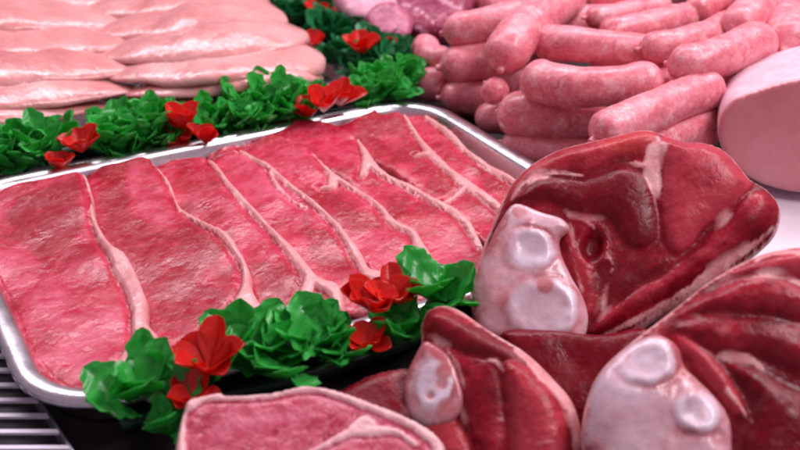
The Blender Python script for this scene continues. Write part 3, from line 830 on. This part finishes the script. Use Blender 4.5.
# ------------------------------------------------------------------ sausages
def sausage(pts, wpx, label, seed, twist=(0.35, 0.35)):
    """pts: (px,py,z) centre line; wpx width in photo pixels at the middle"""
    P = [G(a, b, z) for a, b, z in pts]
    rs = np.random.default_rng(seed)
    P[1] = P[1] + np.array([0, 0, 1.0]) * rs.uniform(-0.003, 0.005) + np.array([rs.uniform(-.003, .003), rs.uniform(-.005, .005), 0])
    wpx = wpx * 1.11
    mid = P[len(P) // 2]
    dist = np.linalg.norm(mid - CAM)
    r = wpx / 2 / FPX * dist
    n = 60
    t = np.linspace(0, 1, n)
    L = sum(np.linalg.norm(P[i + 1] - P[i]) for i in range(len(P) - 1))
    e = min(0.45, r * 1.15 / L)
    # denser rings near the ends
    t = 0.5 - 0.5 * np.cos(np.pi * t)
    t = 0.5 * t + 0.5 * (0.5 - 0.5 * np.cos(np.pi * t))
    pr = np.ones(n)
    nub = 0.0035 / L
    nb_ = np.zeros(n)
    for k in range(n):
        for q, tw in ((t[k], twist[0]), (1 - t[k], twist[1])):
            if q < e:
                pr[k] *= max(0.0, 1 - (1 - max(0, q - nub) / (e - nub)) ** 2.2) ** 0.52
            if q < nub * 2.2: nb_[k] = 0.19 * (0.75 + 0.25 * min(1, q / nub))
    pr = np.maximum(pr, np.maximum(nb_, 0.03))
    pr *= 1 + 0.05 * np.sin(t * 5 + seed)
    radii = r * pr
    # rebuild with matching spacing
    C = catmull(P, False, n=14) if len(P) > 2 else np.array([P[0] + (P[1] - P[0]) * q for q in np.linspace(0, 1, 20)])
    sl = np.concatenate([[0], np.cumsum(np.linalg.norm(np.diff(C, axis=0), axis=1))]); sl /= sl[-1]
    C = np.column_stack([np.interp(t, sl, C[:, k]) for k in range(3)])
    T = np.gradient(C, axis=0); T /= np.linalg.norm(T, axis=1)[:, None] + 1e-12
    S = np.cross(T, (0, 0, 1.0)); S /= np.linalg.norm(S, axis=1)[:, None] + 1e-9
    U = np.cross(S, T)
    ns = 30
    a = np.linspace(0, 2 * np.pi, ns, endpoint=False)
    V = np.vstack([C[i] + radii[i] * (np.cos(a)[:, None] * S[i] + 0.96 * np.sin(a)[:, None] * U[i]) for i in range(n)])
    off = V - np.repeat(C, ns, axis=0); Lo = np.linalg.norm(off, axis=1)[:, None] + 1e-9
    V = V + off / Lo * ((vnoise(V, 38, seed, 3) * 0.0016 + vnoise(V, 140, seed + 5, 2) * 0.0005)[:, None]) * np.clip(Lo / r, 0, 1)
    F = []
    for i in range(n - 1):
        for j in range(ns):
            k = (j + 1) % ns
            F.append([i * ns + j, i * ns + k, (i + 1) * ns + k, (i + 1) * ns + j])
    F.append(list(range(ns))[::-1]); F.append([(n - 1) * ns + j for j in range(ns)])
    tt = np.repeat(t, ns)
    fat = 0.28 * (1 - smooth(0, 0.07, tt)) + 0.28 * (1 - smooth(0, 0.07, 1 - tt)) + 0.10 * vnoise(V, 70, seed + 8, 3)
    tone = 0.5 + 0.25 * vnoise(V, 60, seed + 9, 3)
    pal = np.column_stack([np.clip(fat, 0, 1), tone, 0 * tone])
    o = link_mesh("sausage", V, F, M['sausage'], None, pal)
    tag(o, label, "sausage", "raw sausages heaped behind the tray")
SAUS = [
 ([(440, 34, .062), (490, 26, .070), (560, 10, .075)], 35, "plump sausage at the top left of the heap, end facing the marbled pork"),
 ([(436, 68, .040), (470, 64, .042), (530, 58, .045)], 37, "sausage whose rounded end peeps out left of the twisted steep sausage"),
 ([(575, -6, .085), (545, 14, .085), (512, 44, .076), (500, 72, .062)], 40, "steep sausage lying across the others, its knotted end pointing down"),
 ([(424, 42, .036), (432, 55, .036), (455, 62, .034)], 26, "short sausage end beside the darkest garnish leaf"),
 ([(412, 82, .020), (430, 82, .022), (455, 84, .022)], 30, "small blunt sausage end lowest beside the green garnish"),
 ([(436, 98, .017), (470, 101, .017), (515, 104, .018)], 30, "sausage at the bottom of the heap nearest the tray's rounded corner"),
 ([(484, 82, .050), (496, 90, .046), (500, 108, .036)], 26, "small twisted sausage knot between two stacked sausages by the tray"),
 ([(496, 112, .036), (540, 113, .040), (612, 116, .040)], 41, "thick level sausage third from the bottom, just above the tray rim"),
 ([(498, 142, .016), (540, 146, .016), (600, 150, .016)], 32, "sausage lowest in the heap, lying along the tray's right rim"),
 ([(524, 76, .066), (580, 83, .072), (668, 80, .074)], 39, "long level sausage in the middle with a clean rounded left end"),
 ([(534, 42, .072), (590, 46, .076), (660, 54, .072)], 33, "sausage tucked behind the long level one in the middle"),
 ([(590, 142, .060), (640, 116, .070), (718, 84, .070)], 40, "fat slanting sausage just above the top lamb leg"),
 ([(596, 158, .046), (650, 142, .050), (716, 112, .048)], 36, "sausage half hidden underneath the fat slanting one"),
 ([(664, 64, .082), (710, 60, .088), (768, 38, .086)], 40, "bright sausage slanting up to the right on top of the heap"),
 ([(636, 50, .080), (680, 42, .082), (734, 26, .080)], 30, "sausage lying close behind the bright slanting one"),
 ([(582, 18, .080), (620, 14, .082), (672, 6, .080)], 24, "sausage at the far top of the heap, left of the middle"),
 ([(596, 34, .078), (645, 28, .080), (696, 16, .080)], 27, "sausage in the second row from the back, slanting gently"),
 ([(690, 14, .086), (716, 2, .088), (750, -18, .088)], 25, "short pale sausage end at the back, pointing towards the viewer"),
 ([(732, 34, .088), (752, 12, .092), (776, -20, .092)], 34, "steep sausage near the back right of the heap"),
 ([(784, 52, .080), (792, 26, .084), (806, -16, .086)], 40, "upright sausage at the far right edge of the heap"),
 ([(712, 80, .060), (756, 72, .064), (816, 58, .064)], 27, "thin sausage passing just above the cooked ham"),
 ([(680, 146, .040), (706, 120, .044), (735, 100, .044)], 34, "sausage end in the gap between the top lamb leg and ham"),
 ([(640, 92, .050), (690, 96, .052), (735, 104, .050)], 36, "dim sausage low in the heap behind the ham"),
 ([(585, 0, .074), (640, -4, .078), (700, -10, .078)], 26, "sausage seen only as a thin pink sliver at the top edge"),
 ([(452, 52, .030), (500, 50, .034), (550, 46, .036)], 38, "shaded sausage between the plump and the round-ended ones at the left"),
 ([(446, 86, .020), (490, 84, .024), (545, 86, .030)], 36, "shaded sausage low at the left, over the bottom one"),
 ([(478, 122, .014), (500, 126, .016), (560, 128, .018)], 30, "shaded sausage wedged by the tray rim under the thick level one"),
 ([(480, 14, .045), (530, 6, .05), (575, 2, .055)], 34, "shaded sausage behind the steep twisted one"),
 ([(560, -16, .075), (610, -12, .08), (680, -16, .08)], 24, "farthest sausage at the back of the heap"),
 ([(520, 100, .044), (580, 98, .046), (680, 112, .046)], 34, "shaded sausage in the crack under the long level one"),
 ([(590, 64, .060), (650, 66, .062), (700, 60, .060)], 34, "shaded sausage in the crack behind the long level one"),
 ([(740, 60, .066), (775, 48, .068), (812, 36, .068)], 34, "shaded sausage right of the bright slanting one"),
 ([(700, 34, .070), (740, 26, .072), (800, 8, .072)], 34, "shaded sausage between the steep ones at the back right"),
 ([(540, 26, .060), (600, 24, .062), (660, 22, .062)], 34, "shaded sausage under the back row left of the middle"),
 ([(470, 4, .05), (520, -4, .06), (570, -10, .065)], 26, "far sausage behind the plump one at the top left"),
]
for i, (p, wpx, lb) in enumerate(SAUS): sausage(p, wpx, lb, 500 + i * 13)

# ------------------------------------------------------------------ far meats at the top of the picture
def chunk(name, out, dist, nrm, top, bottom, mat, label, seed, seams=(), fat0=0.0, tone0=0.5, step=0.0035, edge=0.012):
    c = np.array(out, float).mean(0)
    pl = Plane(D(c[0], c[1], dist), nrm)
    def surf(uv, d):
        cov, near = seam_fat(pl, uv, seams, seed) if seams else (np.zeros(len(uv)), np.full(len(uv), 1.0))
        h = vnoise(uv, 25, seed, 3) * 0.003
        return h, np.column_stack([np.maximum(cov, fat0 + 0.3 * vnoise(uv, 40, seed + 2, 3)), tone0 + 0.4 * vnoise(uv, 40, seed + 1, 3), 0 * d])
    V, F, pal = blob(pl, out, step, top, bottom, edge, surf)
    tag(link_mesh(name, V, F, mat, None, pal), label, "meat")
chunk("pork_joint", [(390, -6), (396, 14), (404, 30), (418, 38), (440, 38), (458, 28), (470, 8), (476, -20), (430, -30), (396, -22)], 0.98, (-0.2, -0.6, 0.75),
      0.010, 0.04, M['pork'], "marbled purple pork joint at the back, left of the sausages", 700, tone0=0.3, seams=[[(400, 8, 1.5), (420, 16, 1.2), (436, 30, 1.5)], [(430, -6, 1.2), (446, 8, 2.0), (462, 14, 1.2)], [(396, 22, 1.5), (410, 28, 1.5), (425, 36, 2)]])
chunk("pork_joint", [(330, -10), (340, 10), (356, 22), (380, 24), (396, 14), (402, -8), (380, -28), (345, -26)], 0.99, (0, -0.5, 0.8),
      0.008, 0.03, M['pork'], "pale fatty pork piece at the back above the red and green garnish", 710, fat0=0.6, tone0=0.8)
chunk("pork_joint", [(366, 20), (374, 6), (392, 2), (408, 12), (412, 30), (400, 40), (378, 36)], 0.95, (-0.1, -0.5, 0.85),
      0.004, 0.012, M['pork'], "small rounded pink pork cut touching the marbled purple joint", 720)
chunk("beef_cut", [(446, 8), (470, 14), (500, 12), (530, 6), (560, -6), (540, -30), (480, -34), (446, -18)], 1.06, (0, -0.5, 0.85),
      0.010, 0.05, M['lamb'], "dark red beef with pale streaks at the top edge behind the sausages", 730,
      seams=[[(462, -10, 1.5), (480, 2, 1.2), (488, 12, .8)], [(492, -12, 1.5), (505, 0, 1.5), (512, 8, 1)], [(520, -14, 1.2), (530, -2, 1.2)]], tone0=0.55)

# ------------------------------------------------------------------ chicken fillets and their tray
cc = G(95, 55, 0.012)
adir = G(330, 90, 0)[:2] - G(0, 152, 0)[:2]; adir /= np.linalg.norm(adir)
bdir = np.array([-adir[1], adir[0]])
near0 = G(150, 126, 0.016)[:2]
cc2 = near0 + bdir * 0.26 - adir * 0.16
Vt, Ft = tray_mesh(cc2[0], cc2[1], adir, bdir, 0.72, 0.50, 0.04, [(0.012, 0.0012), (0.004, 0.014), (0.0, 0.016), (0.001, 0.0175), (0.008, 0.0175), (0.012, 0.014), (0.016, 0.005), (0.02, 0.0035)])
tag(link_mesh("steel_tray", Vt, Ft, M['steel']), "steel tray mostly hidden beneath the heaped chicken fillets", "tray")

def fillet(p0, p1, z0, z1, wmm, label, seed, flat=0.25, bend=0.0):
    A, B = G(*p0, z0), G(*p1, z1)
    mid = (A + B) / 2
    side = np.cross(B - A, (0, 0, 1.0)); side /= np.linalg.norm(side)
    mid = mid + side * bend + np.array([0, 0, 0.004])
    n = 44
    t = 0.5 - 0.5 * np.cos(np.pi * np.linspace(0, 1, n))
    pr = np.clip(1 - np.abs(1 - t / 0.34) ** 2.2, 0, 1) ** 0.5 * (t < 0.34) + (t >= 0.34) * (1 - 0.75 * smooth(0.34, 1.0, t)) * np.clip(1 - np.clip((t - 0.8) / 0.2, 0, 1) ** 2.2, 0, 1) ** 0.5 + 0.012
    C = catmull([A, mid, B], False, n=16)
    sl = np.concatenate([[0], np.cumsum(np.linalg.norm(np.diff(C, axis=0), axis=1))]); sl /= sl[-1]
    C = np.column_stack([np.interp(t, sl, C[:, k]) for k in range(3)])
    T = np.gradient(C, axis=0); T /= np.linalg.norm(T, axis=1)[:, None]
    S = np.cross(T, (0, 0, 1.0)); S /= np.linalg.norm(S, axis=1)[:, None]
    U = np.cross(S, T)
    ns = 40
    a = np.linspace(0, 2 * np.pi, ns, endpoint=False)
    r = wmm * 1.08 / 2000 * pr
    ca, sa = np.cos(a), np.sin(a)
    hgt = np.where(sa > 0, flat * np.abs(sa) ** 0.85, -flat * 0.5 * np.abs(sa))
    V = np.vstack([C[i] + r[i] * (ca[:, None] * S[i] + hgt[:, None] * U[i]) for i in range(n)])
    Cr = np.repeat(C, ns, axis=0)
    nz = vnoise(V, 18, seed, 2) * 0.007 + vnoise(V, 42, seed + 3, 3) * 0.0036
    V = V + np.array([0, 0, 1.0]) * (nz * np.clip(np.repeat(r, ns) / (wmm / 2000), 0, 1))[:, None]
    F = []
    for i in range(n - 1):
        for j in range(ns):
            k = (j + 1) % ns
            F.append([i * ns + j, i * ns + k, (i + 1) * ns + k, (i + 1) * ns + j])
    F.append(list(range(ns))[::-1]); F.append([(n - 1) * ns + j for j in range(ns)])
    fat = np.clip(0.1 + 0.7 * vnoise(V * np.array([1, 1, 1]), 26, seed + 8, 3), 0, 0.8)
    tone = 0.5 + 0.5 * vnoise(V, 20, seed + 9, 3)
    pal = np.column_stack([fat, tone, 0 * tone])
    tag(link_mesh("chicken_fillet", V, F, M['chicken'], None, pal), label, "chicken fillet", "raw chicken fillets heaped on the back tray")
FIL = [
 # far to near, wide end first
 ((120, -52), (10, -44), .058, .054, 140, "chicken fillet at the very back of the heap, left of the others", 0),
 ((232, -42), (80, -34), .054, .054, 140, "chicken fillet at the very back of the heap, right half", 0),
 ((-90, -30), (120, -24), .060, .056, 140, "chicken fillet second from the back at the left", 0),
 ((238, -24), (70, -12), .052, .056, 140, "chicken fillet at the back right next to the far garnish", -.01),
 ((-100, -6), (124, 2), .062, .056, 140, "chicken fillet crossing the third row at the left, tip at the seam", .01),
 ((246, -8), (70, 12), .051, .055, 140, "chicken fillet right of the seam, second from the far garnish", -.02),
 ((-100, 14), (132, 24), .060, .053, 135, "chicken fillet in the middle of the left row", .01),
 ((258, 8), (80, 34), .048, .051, 140, "long chicken fillet right of the seam, third from the far garnish", -.02),
 ((-110, 36), (144, 45), .055, .048, 130, "chicken fillet with the broad highlight, left row near the front", .012),
 ((272, 26), (90, 56), .044, .047, 138, "chicken fillet in the middle of the right row with bright shine", -.025),
 ((-110, 60), (150, 67), .048, .041, 125, "long chicken fillet above the left green leaves", .012),
 ((288, 44), (106, 76), .037, .041, 130, "chicken fillet at the right corner above the garnish", -.025),
 ((-100, 84), (140, 88), .039, .033, 118, "chicken fillet nearest the camera at the left, behind leaves", .01),
 ((300, 64), (124, 95), .027, .032, 110, "chicken fillet lowest at the right, along the red garnish flower", -.015),
 ((-70, 110), (110, 106), .029, .024, 105, "small chicken fillet tucked against the leaves at the left edge", 0),
 ((262, 84), (70, 110), .020, .022, 85, "chicken fillet along the middle of the green leaves, half hidden", 0),
 ((-60, 132), (60, 126), .020, .018, 85, "chicken fillet at the left frame edge, lowest of the heap", 0),
]
for i, (a, b, z0, z1, wm, lb, bd) in enumerate(FIL): fillet(a, b, z0, z1, wm, lb, 900 + 11 * i, bend=bd)

# ------------------------------------------------------------------ plastic garnish strips
def leaf_geo(base, direction, normal, L, W, cup, seed, petal=False):
    """closed thin leaf with a scalloped outline, cupped along the midrib"""
    d = np.array(direction, float); d /= np.linalg.norm(d)
    nn = np.array(normal, float); nn -= d * (nn @ d); nn /= np.linalg.norm(nn) + 1e-9
    s = np.cross(d, nn)
    nu, nv = 9, 17
    r = np.random.default_rng(seed)
    curl = r.uniform(-0.25, 0.5); tw = r.uniform(-0.4, 0.4)
    V = []
    for k in (0, 1):
        for i in range(nv + 1):
            t = i / nv
            wd = (math.sin(math.pi * min(1, t) ** (1.5 if petal else 1.15)) ** (0.5 if petal else 0.6)) * W / 2 * (0.35 + 0.65 * min(1, t * 2.2)) + 0.0003
            lobes = 1 if petal else 1 + 0.13 * math.sin(t * 21 + seed)
            for j in range(nu):
                q = (j / (nu - 1) - 0.5) * 2
                x = q * wd * lobes
                z = cup * (1 - math.cos(q * 1.5)) * wd + curl * L * 0.35 * t * t - (0.0002 if petal else 0.0011) * math.exp(-(q / 0.12) ** 2)
                if not petal: z += 0.0004 * math.sin(t * 22 + abs(q) * 5)
                z += tw * x * t
                th = 0.00045 * (1 - abs(q) ** 4) * (1 if k == 0 else -1)
                V.append(base + d * (t * L) + s * x + nn * (z + th))
    F = []
    m = nu * (nv + 1)
    for i in range(nv):
        for j in range(nu - 1):
            a = i * nu + j
            F.append([a, a + 1, a + nu + 1, a + nu])
            F.append([m + a, m + a + nu, m + a + nu + 1, m + a + 1])
    return np.array(V), F

def spray(center, n, L, W, seed, spread=1.0, up=0.8, bias=(0, -0.25, 0), slim=1.0):
    r = np.random.default_rng(seed)
    VV, FF, k = [], [], 0
    for i in range(n):
        a = i * 2.399 + r.uniform(-.4, .4)
        el = up * r.uniform(0.25, 1.25)
        d = np.array([math.cos(a) * spread, math.sin(a) * spread * 0.8, el]) + np.array(bias)
        d /= np.linalg.norm(d)
        nrm = np.array([-d[0] * 0.4, -d[1] * 0.4 - 0.35, 1.0]) + r.normal(0, .25, 3)
        b = center + np.array([r.uniform(-1, 1) * L * 0.35, r.uniform(-1, 1) * L * 0.25, r.uniform(-.1, .25) * L])
        V, F = leaf_geo(b, d, nrm, L * r.uniform(.8, 1.15), W * slim * r.uniform(.85, 1.15), r.uniform(.15, .5), seed * 31 + i)
        FF += [[q + k for q in f] for f in F]; VV.append(V); k += len(V)
    return np.vstack(VV), FF

def flower(root, center, L, seed, n=5, bias=(0, -0.2, 0), open_=0.0):
    r = np.random.default_rng(seed)
    V, F = tube([center + np.array([0, 0, -0.006]), center, center + np.array([0, 0, 0.004])], [0.002, 0.003, 0.0025, 0.001], nseg=10)
    c = link_mesh("flower", V, F, M['rail'], root)
    c['_w'] = list(root.location)
    n += 2
    for i in range(n):
        a = i * 2 * math.pi / n + r.uniform(-.3, .3)
        d = np.array([math.cos(a), math.sin(a), r.uniform(.7, 1.7) * (1 - open_)]) + np.array(bias)
        d /= np.linalg.norm(d)
        nrm = np.array([-d[0] * .6, -d[1] * .6 - .3, 1])
        V, F = leaf_geo(center, d, nrm, L * r.uniform(.7, 1.05), L * r.uniform(.48, .66), r.uniform(.4, .9), seed * 17 + i, True)
        link_mesh("petal", V, F, M['petal'], c)
    del c['_w']

def garnish(label, rail, bunches, flowers, mat, sc=1.0, dy=0, up=0.8, slim=1.0, mult=1.0, fl=1.22, open_=0.0, rows=1):
    P = [G(*p) for p in rail]
    root = thing("garnish_strip", label, "garnish", P[len(P) // 2] - np.array([0, 0, 0.002]), "plastic parsley strips between the meats")
    n = 40
    V, F = tube(P, [0.004] * n, nseg=8)
    link_mesh("rail", V, F, M['rail'], root)
    if rows > 1: bunches = bunches + [(a + 7, b - 13, z + .002, c, d, e + 300) for a, b, z, c, d, e in bunches]
    for i, (px, py, z, cnt, L, sd) in enumerate(bunches):
        V, F = spray(G(px, py + dy, z - (0.004 if up > 1 else 0)), int(cnt * mult), L * sc, L * sc * 0.78, sd, 1.0, up, slim=slim)
        link_mesh("leaf_bunch", V, F, mat, root)
    for i, (px, py, z, L, cnt, sd) in enumerate(flowers):
        flower(root, G(px, py + dy, z + 0.003), L * sc * fl, sd, cnt, open_=open_)

# front strip
garnish("bright green plastic parsley strip with red flowers in front of the steaks",
    [(120, 425, .006), (200, 400, .006), (300, 378, .006), (400, 345, .006), (480, 305, .006)],
    [(142, 400, .020, 6, .026, 1), (160, 425, .014, 4, .024, 2), (185, 388, .020, 5, .022, 13), (248, 356, .026, 9, .024, 3), (280, 372, .026, 9, .024, 4), (308, 352, .030, 9, .025, 5), (332, 364, .022, 7, .022, 6),
     (425, 305, .032, 6, .025, 7), (450, 300, .028, 5, .022, 8), (400, 342, .022, 6, .022, 9), (430, 325, .022, 4, .02, 10)],
    [(208, 372, .030, .023, 6, 21), (196, 408, .022, .019, 4, 22), (372, 314, .034, .021, 6, 23), (394, 306, .034, .020, 6, 24), (368, 350, .024, .016, 4, 25)], M['leaf'], 1.12, -2, 1.0, 0.80, 1.5, 0.98, 0.35)
# strip between chicken and steaks
garnish("long green plastic parsley strip with red flowers between chicken and steaks",
    [(-20, 166, .006), (120, 143, .006), (260, 118, .006), (400, 92, .006)],
    [(14, 148, .020, 9, .026, 31), (42, 140, .024, 8, .026, 32), (112, 128, .024, 10, .026, 33), (140, 122, .026, 10, .026, 34), (164, 122, .022, 8, .024, 35), (206, 110, .026, 4, .02, 36), (236, 106, .024, 10, .026, 37), (264, 100, .026, 10, .026, 38), (290, 98, .024, 8, .025, 39), (125, 140, .014, 7, .024, 46), (250, 117, .014, 7, .024, 47),
     (366, 84, .022, 9, .025, 40), (388, 76, .024, 9, .025, 41), (402, 70, .022, 6, .022, 42)],
    [(82, 130, .026, .020, 5, 51), (62, 148, .018, .016, 4, 52), (184, 108, .028, .021, 6, 53), (206, 122, .020, .017, 4, 54), (182, 122, .016, .018, 4, 58), (324, 90, .028, .022, 7, 55), (340, 84, .026, .020, 6, 56), (308, 96, .022, .016, 4, 57)], M['leaf'], 0.98, 22, 1.35, 0.72, 2.2, 1.18, 0.2, 2)
# strip beyond the chicken
garnish("darker green plastic parsley strip with small red flowers behind the chicken",
    [(225, -14, .006), (290, 20, .006), (345, 50, .006), (400, 80, .006)],
    [(272, 6, .028, 10, .030, 61), (292, 18, .028, 10, .030, 62), (306, 26, .022, 8, .028, 63), (334, 38, .028, 10, .030, 64), (352, 34, .028, 8, .028, 65), (322, 44, .020, 8, .028, 66), (345, 60, .018, 8, .026, 67), (246, -8, .026, 8, .028, 69), (368, 62, .024, 8, .026, 70), (384, 52, .026, 8, .026, 76), (398, 66, .022, 8, .026, 77), (376, 40, .026, 6, .026, 78), (362, 74, .016, 7, .024, 79)],
    [(255, 4, .028, .020, 5, 71), (320, 17, .030, .018, 4, 72), (310, 46, .022, .018, 4, 73), (362, 52, .030, .018, 5, 74), (388, 52, .022, .018, 4, 75)], M['leaf_dark'], 1.0, 2, 1.2, 0.78, 2.0, 1.3, 0.3)

# ------------------------------------------------------------------ air grille at the bottom left
def box8(a, b, c, d, h):
    """prism on the quad a b c d (counter-clockwise), height h"""
    up = np.array([0, 0, h])
    V = [a, b, c, d, a + up, b + up, c + up, d + up]
    F = [[3, 2, 1, 0], [4, 5, 6, 7], [0, 1, 5, 4], [1, 2, 6, 5], [2, 3, 7, 6], [3, 0, 4, 7]]
    return V, F
def grille():
    root = thing("air_grille", "white slatted air grille in the black counter at the lower left corner", "air grille", G(10, 430, 0.001))
    V, F = [], []
    y = 352.0
    z = 0.008
    ys = [341, 355, 369.5, 384.5, 399.5, 415, 431, 447, 464, 482, 500]
    for q in ys:
        xr = 20 + (q - 372) * 52 / 78
        a, b = G(-90, q + 1.7, z), G(xr, q + 1.7, z)
        c, d = G(xr - 2, q - 1.9, z), G(-90, q - 1.9, z)
        v, f = box8(a, b, c, d, -0.0014)
        f = [g[::-1] for g in f]
        F += [[k + len(V) for k in g] for g in f]; V += v
    link_mesh("slats", V, F, M['slat'], root, None, False)
    a, b = G(74, 455, .0075), G(76.5, 455, .0075)
    a, b, c, d = G(91, 482, .0075), G(95, 482, .0075), G(12, 357, .0075), G(9, 357, .0075)
    v, f = box8(a - [0, 0, .0073], b - [0, 0, .0073], c - [0, 0, .0073], d - [0, 0, .0073], 0.0073)
    link_mesh("frame", v, f, M['frame'], root, None, False)
grille()

for o in bpy.data.objects:
    if '_w' in o: del o['_w']
